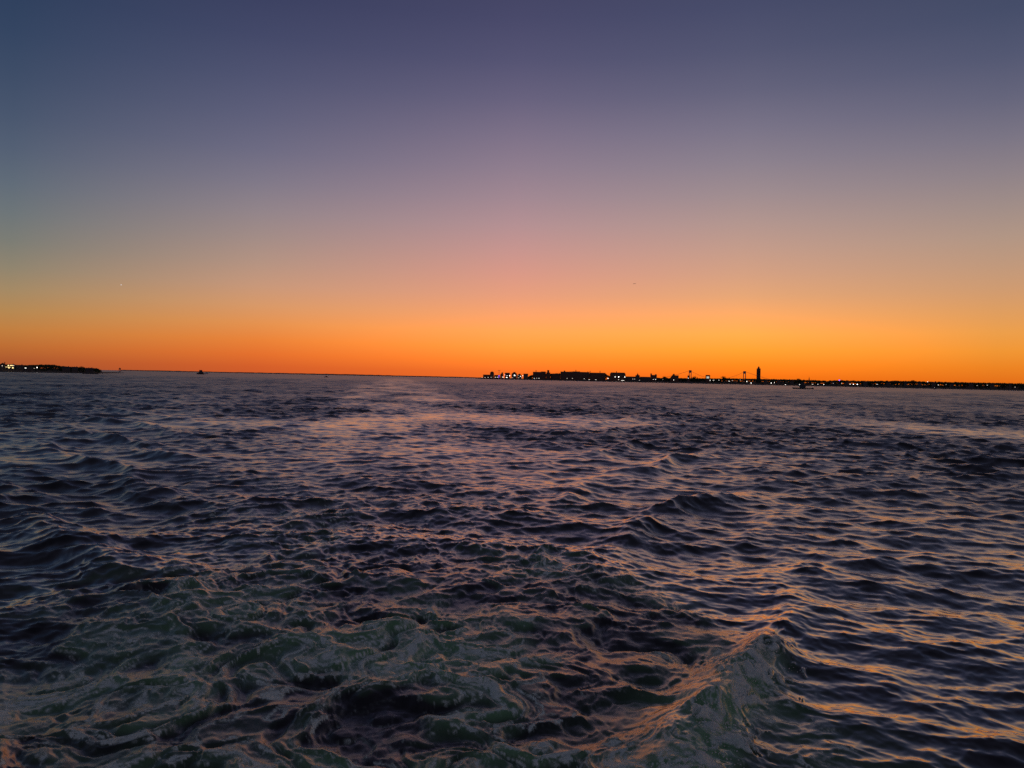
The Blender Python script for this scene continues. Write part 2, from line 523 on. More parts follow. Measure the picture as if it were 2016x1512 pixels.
# (the last spoke sits at +180 degrees, the first just short of -180: one strip joins them)
quads = np.concatenate([quads, close[:, ::-1].astype(np.int32)])
me = bpy.data.meshes.new('sea')
me.vertices.add(len(co)); me.vertices.foreach_set('co', co.ravel())
me.loops.add(quads.size); me.loops.foreach_set('vertex_index', quads.ravel())
me.polygons.add(len(quads))
me.polygons.foreach_set('loop_start', np.arange(0, quads.size, 4, dtype=np.int32))
me.polygons.foreach_set('use_smooth', np.ones(len(quads), dtype=bool))
me.update(calc_edges=True)
for nm, arr in (('foam', foam), ('aeration', aer), ('sea_rough', rough), ('froth', froth)):
    at_ = me.attributes.new(nm, 'FLOAT', 'POINT')
    at_.data.foreach_set('value', arr.ravel().astype(np.float32))
sea = bpy.data.objects.new('sea', me)
COL.objects.link(sea)
tag(sea, kind='structure')

m = bpy.data.materials.new('sea_water')
m.use_nodes = True
t = m.node_tree
t.nodes.clear()
def attr(name):
    n = t.nodes.new('ShaderNodeAttribute'); n.attribute_name = name
    return n.outputs['Fac']
geo = t.nodes.new('ShaderNodeNewGeometry')
def noise(scale, detail=4, rough_=0.6, dist=0.0):
    n = t.nodes.new('ShaderNodeTexNoise')
    n.inputs['Scale'].default_value = scale; n.inputs['Detail'].default_value = detail
    n.inputs['Roughness'].default_value = rough_; n.inputs['Distortion'].default_value = dist
    t.links.new(geo.outputs['Position'], n.inputs['Vector'])
    return n.outputs['Fac']
fo, ae, ro = attr('foam'), attr('aeration'), attr('sea_rough')
nfine = noise(6.5, 7, 0.66, 0.7)
# bubbly lace: the walls between warped cells, at three sizes
dn = t.nodes.new('ShaderNodeTexNoise')
dn.inputs['Scale'].default_value = 2.6; dn.inputs['Detail'].default_value = 5; dn.inputs['Roughness'].default_value = 0.6
t.links.new(geo.outputs['Position'], dn.inputs['Vector'])
wv = t.nodes.new('ShaderNodeVectorMath'); wv.operation = 'MULTIPLY_ADD'
t.links.new(dn.outputs['Color'], wv.inputs[0]); wv.inputs[1].default_value = (0.85, 0.85, 0.3)
t.links.new(geo.outputs['Position'], wv.inputs[2])
def cells(scale, width):
    v = t.nodes.new('ShaderNodeTexVoronoi'); v.feature = 'DISTANCE_TO_EDGE'
    v.inputs['Scale'].default_value = scale
    t.links.new(wv.outputs[0], v.inputs['Vector'])
    r = t.nodes.new('ShaderNodeMapRange'); r.interpolation_type = 'SMOOTHSTEP'
    t.links.new(v.outputs['Distance'], r.inputs[0])
    r.inputs[1].default_value = width; r.inputs[2].default_value = 0.0
    return r.outputs[0]
lacy = math_node(t, 'MAXIMUM', cells(1.7, 0.12), math_node(t, 'MULTIPLY', math_node(t, 'MAXIMUM', cells(5.0, 0.18), cells(13.0, 0.24)), 0.9))
grain = math_node(t, 'MULTIPLY_ADD', nfine, 4.2, -1.35, clamp=True)
web = math_node(t, 'MULTIPLY_ADD', lacy, 1.15, math_node(t, 'MULTIPLY', grain, 0.35))
fmask = math_node(t, 'MULTIPLY', fo, web, clamp=True)
sr = t.nodes.new('ShaderNodeMapRange'); sr.interpolation_type = 'SMOOTHSTEP'
t.links.new(math_node(t, 'ADD', attr('froth'), math_node(t, 'MULTIPLY_ADD', nfine, 1.6, -0.8)), sr.inputs[0])
sr.inputs[1].default_value = 0.22; sr.inputs[2].default_value = 0.85
solid = math_node(t, 'MULTIPLY', sr.outputs[0], math_node(t, 'MULTIPLY', attr('froth'), 4.0, clamp=True))
fmask = math_node(t, 'MAXIMUM', fmask, solid)
wat = t.nodes.new('ShaderNodeBsdfPrincipled')
cm = t.nodes.new('ShaderNodeMix'); cm.data_type = 'RGBA'
cm.inputs[6].default_value = (0.004, 0.009, 0.014, 1)
cm.inputs[7].default_value = (0.19, 0.42, 0.19, 1)
t.links.new(ae, cm.inputs[0])
t.links.new(cm.outputs[2], wat.inputs['Base Color'])
wat.inputs['IOR'].default_value = 1.66
wat.inputs['Specular Tint'].default_value = (0.58, 0.40, 0.28, 1)
t.links.new(ro, wat.inputs['Roughness'])
wat.inputs['Coat Weight'].default_value = 1.0
wat.inputs['Coat IOR'].default_value = 1.38
t.links.new(ro, wat.inputs['Coat Roughness'])
foa = t.nodes.new('ShaderNodeBsdfPrincipled')
foa.inputs['Base Color'].default_value = (0.82, 0.94, 0.80, 1)
foa.inputs['Roughness'].default_value = 0.75
fb = t.nodes.new('ShaderNodeBump')
fb.inputs['Strength'].default_value = 0.9
fb.inputs['Distance'].default_value = 0.07
t.links.new(noise(8.0, 6, 0.65, 0.5), fb.inputs['Height'])
t.links.new(fb.outputs[0], foa.inputs['Normal'])
mx = t.nodes.new('ShaderNodeMixShader')
t.links.new(fmask, mx.inputs[0]); t.links.new(wat.outputs[0], mx.inputs[1]); t.links.new(foa.outputs[0], mx.inputs[2])
out = t.nodes.new('ShaderNodeOutputMaterial')
t.links.new(mx.outputs[0], out.inputs['Surface'])
me.materials.append(m)

# ------------------------------------------------------------------ land beyond the water
def interp(tab, x):
    return float(np.interp(x, [p[0] for p in tab], [p[1] for p in tab]))

def land(name, tab, depth, seed, mat='soil', step=6.0, bury=1.5):
    """a strip of shore: tab rows are (photo x, range, height of the ground); near edge at the water"""
    rs = random.Random(seed)
    mb = MB()
    x0, x1 = tab[0][0], tab[-1][0]
    n = max(6, int((x1 - x0) / step))
    rows = 5
    for i in range(n + 1):
        x = x0 + (x1 - x0) * i / n
        D = float(np.interp(x, [p[0] for p in tab], [p[1] for p in tab]))
        hgt = float(np.interp(x, [p[0] for p in tab], [p[2] for p in tab]))
        a = azim(x)
        D += rs.uniform(-0.004, 0.004) * D
        for k in range(rows):
            dd = D + depth * (0, 0.02, 0.2, 0.6, 1.0)[k]
            z = (-bury, 0.16 * hgt, 0.32 * hgt, hgt, -bury)[k] + (rs.uniform(-0.12, 0.12) * hgt if 0 < k < 4 else 0)
            mb.v.append((dd * math.sin(a), dd * math.cos(a), z))
    for i in range(n):
        for k in range(rows - 1):
            q = i * rows + k
            mb.f.append((q, q + rows, q + rows + 1, q + 1))
    o = mb.build(name, mat)
    for p in o.data.polygons:
        p.use_smooth = True
    return tag(o, kind='structure')

DL, DC, DR = 1080.0, 4000.0, 4000.0
land('far_terrain', [(238, 15000, 14), (300, 15000, 18), (440, 15000, 17), (600, 15000, 22), (690, 15000, 27), (760, 15000, 22), (960, 15000, 18), (1100, 15000, 12)], 2500, 1, 'leaf')
land('beach_terrain', [(935, DC, 0.8), (946, DC, 4), (1040, DC, 8), (1060, DC, 14), (1200, DC, 14), (1232, DC, 20), (1340, DC, 21), (1420, DR, 20)], 700, 2)
land('shore_terrain', [(1400, DR, 12), (1430, DR, 18), (1500, DR, 20), (1560, DR, 20), (1628, DR, 16), (1700, DR, 18), (1850, DR, 20), (2016, DR, 22), (2130, DR, 20)], 800, 3)
land('point_terrain', [(-110, DL, 7), (0, DL, 7), (120, DL, 5), (196, DL + 60, 1.8), (226, DL + 330, 1.2), (244, DL + 480, 0.3)], 260, 4)

# ------------------------------------------------------------------ trees
def leaf_cloud(mb, cx, cy, cz, rx, ry, rz, n, size, rs):
    """leaf clumps (small folded faces) spread through an ellipsoid"""
    for _ in range(n):
        while True:
            p = (rs.uniform(-1, 1), rs.uniform(-1, 1), rs.uniform(-1, 1))
            q = p[0] ** 2 + p[1] ** 2 + p[2] ** 2
            if 0.12 < q < 1:
                break
        x, y, z = cx + p[0] * rx, cy + p[1] * ry, cz + p[2] * rz
        s = size * rs.uniform(0.5, 1.2)
        u = Vector((rs.gauss(0, 1), rs.gauss(0, 1), rs.gauss(0, 1))).normalized()
        w = u.orthogonal().normalized()
        v = u.cross(w)
        c0 = Vector((x, y, z))
        mb.add([c0 - w * s, c0 + v * s * 0.7 - u * s * 0.25, c0 + w * s, c0 - v * s * 0.7 - u * s * 0.25], [(0, 1, 2), (0, 2, 3)])

def tree_meshes(seed, h=12.0):
    rs = random.Random(seed)
    tr = MB(); pts = [(0, 0, -0.6), (0.1, 0, h * 0.2), (rs.uniform(-.3, .3), .1, h * 0.45), (rs.uniform(-.5, .5), 0, h * 0.75)]
    tr.tube(pts, [0.34, 0.28, 0.2, 0.07], 7)
    for k in range(6):
        a = rs.uniform(0, 2 * PI); z = h * rs.uniform(0.28, 0.55); ln = h * rs.uniform(0.2, 0.33)
        tr.tube([(0, 0, z), (math.cos(a) * ln * .5, math.sin(a) * ln * .5, z + ln * .45), (math.cos(a) * ln, math.sin(a) * ln, z + ln * .7)], [0.14, 0.09, 0.03], 5)
    cr = MB()
    for k in range(9):
        a = rs.uniform(0, 2 * PI); r = h * rs.uniform(0.05, 0.26); z = h * rs.uniform(0.42, 0.86)
        q = h * rs.uniform(0.12, 0.2)
        leaf_cloud(cr, r * math.cos(a), r * math.sin(a), z, q * 1.2, q * 1.2, q * .85, 46, h * 0.05, rs)
    return tr.mesh('trunk', 'bark'), cr.mesh('crown', 'leaf')

TREES = [tree_meshes(s_) for s_ in (3, 8, 15)]
def tree(loc, h, label, group, kind=0, wide=1.0):
    o = thing('tree', loc, random.uniform(0, 6.28), label, 'tree', group)
    o.scale = (h / 12 * wide, h / 12 * wide, h / 12)
    for nm, me_ in zip(('trunk', 'crown'), TREES[kind]):
        c_ = bpy.data.objects.new(nm, me_)
        COL.objects.link(c_)
        c_.parent = o
    return o

def base(x, D, z):
    a = azim(x)
    return Vector((D * math.sin(a), D * math.cos(a), z))

def top_at(x, y, D):
    return at(x, y, D).z

def woods(name, label, tab, D, depth, zbase, seed, dens, size):
    """far bank of trees that reads as one mass; tab is (photo x, photo y of its top)"""
    rs = random.Random(seed)
    mb = MB()
    x0, x1 = tab[0][0], tab[-1][0]
    n = int((x1 - x0) * dens)
    for i in range(n):
        x = rs.uniform(x0, x1)
        D2 = D + rs.uniform(0, depth)
        zt = top_at(x, interp(tab, x) - 1.0, D2) - size * 0.3
        z = zbase + (zt - zbase) * (1 - rs.random() ** 1.6) if i % 2 else zt - rs.random() * size * 1.6
        p = base(x, D2, max(z, zbase))
        leaf_cloud(mb, p.x, p.y, p.z, size * 1.3, size * 1.3, size * .7, 3, size, rs)
    o = mb.build(name, 'leaf')
    return tag(o, label, 'woodland', kind='stuff')

woods('treeline', 'dark low bank of trees along the left point', [(-100, 719), (0, 719), (40, 721), (78, 720), (88, 719.5), (104, 720), (120, 722.5), (150, 724.5), (190, 727), (198, 730)], DL + 60, 90, 2, 31, 9, 1.3)
woods('treeline', 'long dark bank of trees along the right shore', [(1405, 747), (1440, 746.5), (1500, 747.5), (1560, 749), (1600, 750), (1628, 751.5), (1655, 750), (1690, 751.5), (1740, 751.5), (1800, 752), (1816, 753), (1850, 753.5), (1900, 754.5), (1960, 755.5), (2016, 757), (2120, 758.5)], DR + 120, 300, 5, 32, 8, 4.5)
woods('treeline', 'dark trees and low roofs between the beach blocks', [(1040, 743), (1049, 739), (1084, 737), (1104, 736.5), (1190, 737), (1200, 742), (1232, 744), (1280, 745), (1320, 746), (1345, 746), (1420, 747)], DC + 160, 200, 4, 33, 14, 4.0)
for i, (x, y) in enumerate(((85, 717.6), (99, 717.6), (160, 721.0), (66, 719))):
    D = DL + 45
    tree(base(x, D, 2.5), top_at(x, y, D) - 2.5, ('bushy dark tree beside the right lamp of the left point', 'broad dark tree, tallest right of the lamps on the left point', 'lone dark tree near the low end of the left point', 'small dark tree behind the lamps on the left point')[i], 'trees on the left point', i % 3, 1.4)
ORD = ('first second third fourth fifth sixth seventh eighth ninth tenth eleventh twelfth thirteenth fourteenth fifteenth sixteenth seventeenth').split()
TX = [1571, 1577, 1611, 1655, 1716, 1733, 1798, 1765, 1848, 1862, 1885, 1898, 1924, 1943, 1978, 2000, 2008]
TO = [sorted(TX).index(v) for v in TX]
for i, (x, y) in enumerate(((1571, 744.6), (1577, 746), (1611, 748.4), (1655, 747.6), (1716, 749), (1733, 749.3), (1798, 747.6), (1765, 748.0), (1848, 751.0), (1862, 751.2), (1885, 752.2), (1898, 752.5), (1924, 753.0), (1943, 753.5), (1978, 754), (2000, 754.3), (2008, 753.0), (1424, 740.5), (1368, 740.5), (1310, 740.5))):
    D = DR + 90 + (i * 37) % 60
    lab = {k: v for k, v in {17: 'domed dark treetop standing alone between the two bridge towers', 18: 'low rounded dark tree just right of the far bridge tower', 19: 'rounded dark tree left of the building with a sloping roof'}.items()}.get(i) or ORD[TO[i]] + ' treetop from the left along the right shore bank'
    h = top_at(x, y, D) - 5
    tree(base(x, D, 5), h, lab, 'treetops on the far shore', i % 3, 1.0 if i not in (17, 18, 19) else 1.3)

# ------------------------------------------------------------------ buildings
def site(x0, x1, D):
    xm = (x0 + x1) / 2
    return base(xm, D, 0), -azim(xm), (base(x1, D, 0) - base(x0, D, 0)).length / 2

def block(name, label, cat, x0, x1, ytop, D=DC + 60, depth=26, mat='brick', z0=2.0, chim=(), tanks=(), taper=0.0, wings=(), group=None):
    """flat-roofed apartment block: wall, parapet, storey bands, chimneys and roof tanks; chim/tanks are (photo x, photo y of top)"""
    p, rz, w = site(x0, x1, D)
    p.z = z0
    o = thing(name, p, rz, label, cat, group)
    H = top_at((x0 + x1) / 2, ytop, D) - z0
    m2 = (2 * w) / (x1 - x0)
    xm = (x0 + x1) / 2
    MB().box(-w, w, 0, depth, -2, H - 1.0, tx=taper * w).build('wall', mat, o)
    pr = MB().box(-w * (1 - taper) - .3, w * (1 - taper) + .3, -.3, depth + .3, H - 1.0, H).build('parapet', 'stone', o)
    nb = max(1, int(H // 9))
    for k in range(1, nb + 1):
        z = H * k / (nb + 1)
        t_ = taper * w * z / H
        MB().box(-w + t_ - .25, w - t_ + .25, -.25, depth + .25, z - .3, z + .3).build('storey_band', 'stone', o)
    for (cx, cy) in chim:
        h = top_at(cx, cy, D) - z0
        x = (cx - xm) * m2
        MB().box(x - 1.6, x + 1.6, 4, 7.5, H, h).build('chimney', 'brick', o)
    for (cx, cy, cw) in tanks:
        h = top_at(cx, cy, D) - z0
        x = (cx - xm) * m2
        MB().lathe([(cw, H), (cw, H + (h - H) * .7), (cw * .15, h)], x, depth * .5, 10).build('roof_tank', 'wood', o)
    for (wa, wb, wy) in wings:
        h = top_at((wa + wb) / 2, wy, D) - z0
        MB().box((wa - xm) * m2, (wb - xm) * m2, 2, depth - 3, H, h).build('roof_storey', mat, o)
    return o

def house(label, x0, x1, yeave, ypeak, D, z0=2.0, depth=10, group=None, cross=True, lit=None):
    p, rz, w = site(x0, x1, D)
    p.z = z0
    o = thing('house', p, rz, label, 'house', group)
    xm = (x0 + x1) / 2
    He = top_at(xm, yeave, D) - z0; Hp = top_at(xm, ypeak, D) - z0
    MB().box(-w, w, 0, depth, -2, He).build('wall', 'stone', o)
    rf = MB()
    if cross:
        rf.prism([(-w - .4, He), (w + .4, He), (0, Hp)], -.5, depth + .5)
    else:
        rf.gable(-w, w, 0, depth, He, Hp)
    r_ = rf.build('roof', 'roof', o)
    MB().box(w * .45, w * .45 + .9, depth * .6, depth * .6 + .9, He, Hp + 1.0).build('chimney', 'brick', r_)
    for k in (-.5, 0.5):
        if lit:
            MB().box(w * k - .7, w * k + .7, -.06, .05, He * .45, He * .45 + 1.6).build('window', lit, o)
        else:
            MB().box(w * k - .7, w * k + .7, -.06, .05, He * .45, He * .45 + 1.6).build('window', 'glass', o)
    MB().box(-.55, .55, -.06, .05, 0, 2.1).build('door', 'wood', o)
    return o

LM = {
 'white': lamp_mat('lamp_white', (1.0, 0.93, 0.82), 2.6),
 'bright': lamp_mat('lamp_bright', (1.0, 0.95, 0.88), 5),
 'dim': lamp_mat('lamp_dim', (1.0, 0.82, 0.66), 1.0),
 'warm': lamp_mat('lamp_warm', (1.0, 0.72, 0.28), 1.8),
 'purple': lamp_mat('lamp_purple', (0.30, 0.10, 1.0), 2.2),
 'pink': lamp_mat('lamp_pink', (1.0, 0.5, 0.62), 3),
 'sign': lamp_mat('sign_panel', (0.95, 0.9, 0.72), 0.55),
}

# centre: the beach town, left to right
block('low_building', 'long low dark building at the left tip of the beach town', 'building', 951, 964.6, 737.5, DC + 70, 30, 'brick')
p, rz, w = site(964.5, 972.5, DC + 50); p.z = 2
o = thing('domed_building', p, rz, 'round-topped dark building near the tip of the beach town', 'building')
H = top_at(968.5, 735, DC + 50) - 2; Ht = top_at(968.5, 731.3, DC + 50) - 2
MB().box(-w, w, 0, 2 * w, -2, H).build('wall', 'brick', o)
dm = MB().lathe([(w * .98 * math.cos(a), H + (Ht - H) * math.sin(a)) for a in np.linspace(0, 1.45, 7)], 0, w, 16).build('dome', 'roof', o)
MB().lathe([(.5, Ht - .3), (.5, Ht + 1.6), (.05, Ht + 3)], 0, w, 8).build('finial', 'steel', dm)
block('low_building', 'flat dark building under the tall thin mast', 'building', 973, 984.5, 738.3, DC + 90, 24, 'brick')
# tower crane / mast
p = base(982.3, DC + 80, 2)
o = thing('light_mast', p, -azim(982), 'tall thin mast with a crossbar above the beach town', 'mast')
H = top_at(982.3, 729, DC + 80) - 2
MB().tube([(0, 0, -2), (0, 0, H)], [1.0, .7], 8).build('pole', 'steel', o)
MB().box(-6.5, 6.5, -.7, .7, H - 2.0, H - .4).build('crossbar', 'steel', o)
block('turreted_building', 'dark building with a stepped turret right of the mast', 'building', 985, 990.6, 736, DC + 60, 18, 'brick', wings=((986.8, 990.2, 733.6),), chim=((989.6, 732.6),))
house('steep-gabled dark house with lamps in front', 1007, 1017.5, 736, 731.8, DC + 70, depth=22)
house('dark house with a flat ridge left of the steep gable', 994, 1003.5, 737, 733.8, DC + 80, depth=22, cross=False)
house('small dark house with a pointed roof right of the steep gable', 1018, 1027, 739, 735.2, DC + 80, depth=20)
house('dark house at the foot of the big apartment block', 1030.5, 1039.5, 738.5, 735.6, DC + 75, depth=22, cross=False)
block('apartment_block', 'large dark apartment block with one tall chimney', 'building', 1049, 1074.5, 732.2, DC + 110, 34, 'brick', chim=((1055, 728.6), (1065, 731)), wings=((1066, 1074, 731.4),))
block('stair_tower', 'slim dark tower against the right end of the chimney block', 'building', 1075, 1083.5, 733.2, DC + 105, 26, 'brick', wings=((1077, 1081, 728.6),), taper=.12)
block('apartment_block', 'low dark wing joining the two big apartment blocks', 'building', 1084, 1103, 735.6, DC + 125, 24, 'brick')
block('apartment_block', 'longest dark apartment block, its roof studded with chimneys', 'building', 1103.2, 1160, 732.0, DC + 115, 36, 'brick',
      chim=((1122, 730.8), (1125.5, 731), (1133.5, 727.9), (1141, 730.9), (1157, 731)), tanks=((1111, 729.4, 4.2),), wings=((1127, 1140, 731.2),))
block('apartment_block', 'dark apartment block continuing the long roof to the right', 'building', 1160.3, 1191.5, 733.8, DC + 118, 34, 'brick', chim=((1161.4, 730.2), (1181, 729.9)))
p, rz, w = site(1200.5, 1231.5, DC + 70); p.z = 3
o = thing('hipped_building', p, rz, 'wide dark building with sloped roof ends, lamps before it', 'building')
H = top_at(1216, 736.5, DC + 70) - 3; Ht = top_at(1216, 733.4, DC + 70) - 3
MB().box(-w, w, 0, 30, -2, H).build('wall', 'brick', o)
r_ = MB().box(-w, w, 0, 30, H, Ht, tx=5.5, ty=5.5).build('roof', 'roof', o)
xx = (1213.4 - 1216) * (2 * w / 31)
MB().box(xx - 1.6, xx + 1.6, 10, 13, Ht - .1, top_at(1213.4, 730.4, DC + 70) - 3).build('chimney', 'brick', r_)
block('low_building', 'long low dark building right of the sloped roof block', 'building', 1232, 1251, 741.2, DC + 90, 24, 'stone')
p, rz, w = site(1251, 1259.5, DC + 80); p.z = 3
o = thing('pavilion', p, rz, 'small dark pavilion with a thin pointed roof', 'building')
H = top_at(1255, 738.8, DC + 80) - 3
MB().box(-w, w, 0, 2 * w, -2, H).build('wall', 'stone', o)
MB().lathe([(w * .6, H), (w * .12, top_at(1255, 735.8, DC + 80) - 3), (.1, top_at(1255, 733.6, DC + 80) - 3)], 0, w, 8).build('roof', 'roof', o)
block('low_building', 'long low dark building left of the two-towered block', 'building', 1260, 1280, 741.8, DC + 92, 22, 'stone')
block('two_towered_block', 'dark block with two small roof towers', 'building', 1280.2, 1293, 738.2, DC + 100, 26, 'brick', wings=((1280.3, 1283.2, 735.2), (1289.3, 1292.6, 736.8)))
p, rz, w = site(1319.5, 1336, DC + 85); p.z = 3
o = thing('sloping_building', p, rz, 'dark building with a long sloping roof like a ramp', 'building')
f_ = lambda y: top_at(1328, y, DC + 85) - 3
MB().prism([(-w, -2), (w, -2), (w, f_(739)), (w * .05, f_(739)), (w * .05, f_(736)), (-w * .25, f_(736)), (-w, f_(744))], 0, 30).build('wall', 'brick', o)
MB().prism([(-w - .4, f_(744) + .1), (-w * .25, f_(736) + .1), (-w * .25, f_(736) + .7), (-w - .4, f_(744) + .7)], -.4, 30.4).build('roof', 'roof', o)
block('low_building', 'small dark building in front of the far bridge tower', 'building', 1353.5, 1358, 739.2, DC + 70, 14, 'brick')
o = block('sign_building', 'dark building with a pale lit panel on its front', 'building', 1389, 1398, 738.2, DR + 60, 20, 'brick')
pw = 2.3
MB().box(-6.5, 6.5, -.7, -.35, top_at(1393.5, 745, DR + 60) - 2, top_at(1393.5, 741.2, DR + 60) - 2).build('lit_panel', LM['sign'], o)
# the tower
D = DR + 250
p, rz, w = site(1489.2, 1497.2, D); p.z = 4
o = thing('tower_block', p, rz, 'tall slender residential tower with a stepped crown', 'tower')
z1 = top_at(1493, 725.4, D) - 4; z2 = top_at(1493, 723.2, D) - 4; z3 = top_at(1493, 721.3, D) - 4
MB().box(-w * 1.12, w, 0, 22, -3, z1 * .2).build('podium', 'stone', o)
MB().box(-w, w * .97, 1, 21, z1 * .2, z1).build('shaft', 'stone', o)
MB().box(-w * .55, w * .5, 4, 18, z1, z2).build('setback_storey', 'stone', o)
MB().box(-w * .28, w * .28, 6, 16, z2, z3).build('crown', 'roof', o)
for k in range(2, 12):
    z = z1 * (.2 + .8 * k / 12)
    MB().box(-w - .3, w * .97 + .3, .7, 21.3, z - .35, z + .35).build('storey_band', 'stone', o)
for xx in (-.45, 0, .45):
    MB().box(w * xx - .5, w * xx + .5, .5, 1.2, z1 * .2, z1 - 1).build('pier', 'stone', o)
# steeple and small roofs on the right shore
D = DR + 110
p, rz, w = site(1591.4, 1594.6, D); p.z = 5
o = thing('steeple', p, rz, 'thin dark steeple rising from the right shore', 'steeple')
zt = top_at(1593, 741.3, D) - 5
MB().box(-w * .7, w * .7, 0, w * 1.4, -2, zt * .62).build('tower', 'brick', o)
MB().lathe([(w * .75, zt * .62), (w * .4, zt * .8), (.1, zt)], 0, w * .7, 8).build('spire', 'roof', o)
MB().box(-w * 2.6, -w * .7, 0, 18, -2, zt * .3).build('nave', 'brick', o)
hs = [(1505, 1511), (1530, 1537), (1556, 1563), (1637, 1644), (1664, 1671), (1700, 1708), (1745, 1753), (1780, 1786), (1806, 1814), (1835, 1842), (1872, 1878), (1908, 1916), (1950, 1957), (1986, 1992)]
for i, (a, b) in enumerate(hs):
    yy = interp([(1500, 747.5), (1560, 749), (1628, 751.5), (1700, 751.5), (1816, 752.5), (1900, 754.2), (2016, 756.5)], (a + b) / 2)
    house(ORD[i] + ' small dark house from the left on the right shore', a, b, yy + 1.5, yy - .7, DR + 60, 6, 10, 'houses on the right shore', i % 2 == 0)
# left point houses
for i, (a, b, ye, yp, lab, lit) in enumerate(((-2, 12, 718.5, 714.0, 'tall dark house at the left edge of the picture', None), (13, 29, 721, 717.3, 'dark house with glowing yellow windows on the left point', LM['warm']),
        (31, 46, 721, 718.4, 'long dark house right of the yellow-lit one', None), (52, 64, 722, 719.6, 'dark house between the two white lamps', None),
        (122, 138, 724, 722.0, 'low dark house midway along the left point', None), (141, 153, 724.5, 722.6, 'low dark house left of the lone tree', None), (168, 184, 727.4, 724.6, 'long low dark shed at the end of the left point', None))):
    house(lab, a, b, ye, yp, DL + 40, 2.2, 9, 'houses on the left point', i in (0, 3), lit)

# ------------------------------------------------------------------ suspension bridge far behind the town
DB = 12400.0
b1_, b2_ = base(1358.6, DB, 0), base(1465.6, DB, 0)
ctr = (b1_ + b2_) / 2
vec = (b2_ - b1_)
span = vec.length
o = thing('suspension_bridge', ctr, math.atan2(vec.y, vec.x), 'far suspension bridge with two portal towers behind the town', 'bridge')
HT = top_at(1412, 729.8, DB); ZD = 62.0
zdeck = ZD
for sg in (-1, 1):
    tw = MB().box(sg * span / 2 - 21, sg * span / 2 + 21, -12, 12, HT - 42, HT)
    tw_o = tw.build('tower_portal', 'steel', o)
    for q in (-1, 1):
        x = sg * span / 2 + q * 15.5
        MB().box(x - 5.5, x + 5.5, -10, 10, -12, HT - 42).build('leg', 'steel', tw_o)
    MB().box(sg * span / 2 - 40, sg * span / 2 + 40, -24, 24, -20, 6).build('pier', 'rock', tw_o)
MB().box(-span / 2 - 520, span / 2 + 520, -15, 15, zdeck - 7, zdeck).build('deck', 'steel', o)
for yy in (-13, 13):
    pts = [(span / 2 * u, yy, zdeck + 8 + (HT - 4 - zdeck - 8) * u * u) for u in np.linspace(-1, 1, 29)]
    MB().tube(pts, 1.7, 6).build('main_cable', 'steel', o)
    for sg in (-1, 1):
        pts = [(sg * (span / 2 + 470 * u), yy, HT - 4 - (HT - 4 - zdeck) * (1.25 * u - .25 * u * u)) for u in np.linspace(0, 1, 9)]
        MB().tube(pts, 1.7, 6).build('side_cable', 'steel', o)
    for u in np.linspace(-.96, .96, 25):
        MB().tube([(span / 2 * u, yy, zdeck - 1), (span / 2 * u, yy, zdeck + 8 + (HT - 12 - zdeck) * u * u)], .35, 4).build('hanger', 'steel', o)

# ------------------------------------------------------------------ lamps along the shore
def lamp(x, y, D, z0, kind, label, group, r=1.0, stretch=1.0):
    p = base(x, D, z0)
    o = thing('lamp_post', p, -azim(x), label, 'lamp', group)
    z = max(top_at(x, y, D) - z0, 1.5)
    MB().tube([(0, .0, -2.0), (0, 0, z - r * .6)], [.22, .13], 6).build('pole', 'steel', o)
    if stretch > 1.3:
        MB().box(-r * stretch, r * stretch, -.5, .3, z - r * .45, z + r * .45).build('lamp_head', LM[kind], o)
    else:
        MB().lathe([(r * .4, z - r), (r, z - r * .35), (r * .95, z + r * .35), (r * .3, z + r)], 0, 0, 10).build('lamp_head', LM[kind], o)
    MB().lathe([(r * 1.15, z + r), (r * .3, z + r * 1.45)], 0, 0, 8).build('hood', 'dark', o)
    return o

DF = DC + 18
g = 'lamps on the left point'
for (x, y, k, r, st, lab) in ((4, 720, 'dim', .5, 1, 'faint lamp at the far left edge of the left point'), (16, 719.6, 'warm', .75, 1, 'bright yellow lamp on the left point, left of a wider one'),
        (22, 719.5, 'warm', 1.0, 1.5, 'brightest wide yellow lamp on the left point'), (26.5, 719.6, 'dim', .5, 1, 'small yellow lamp right beside the brightest yellow one'),
        (15.5, 722.6, 'warm', .4, 7, 'low band of yellow light under the yellow lamps'), (50, 724.5, 'white', .6, 1.4, 'white lamp by the water right of the yellow lamps'),
        (72.6, 723.5, 'white', .6, 1, 'rightmost white lamp on the left point'), (67, 725.2, 'dim', .3, 2, 'faint low lamp left of the rightmost white one')):
    lamp(x, y, DL + 26, 2.0, k, lab, g, r, st)
g = 'lamps of the beach town'
T = [(949, 743.2, 'dim', 1.2, 2.2), (955, 743.0, 'dim', 1.3, 3.0), (961, 742.9, 'white', .9, 3.0), (967, 742.8, 'dim', 1.3, 2.5), (975.5, 742.7, 'white', 1.1, 3.0), (979.5, 742.7, 'white', 1.2, 2.0)]
for i, (x, y, k, r, st) in enumerate(T):
    lamp(x, y, DF, 1.2, k, ORD[i] + ' lamp from the left in the glowing row at the beach tip', 'promenade lamps at the beach tip', r, st)
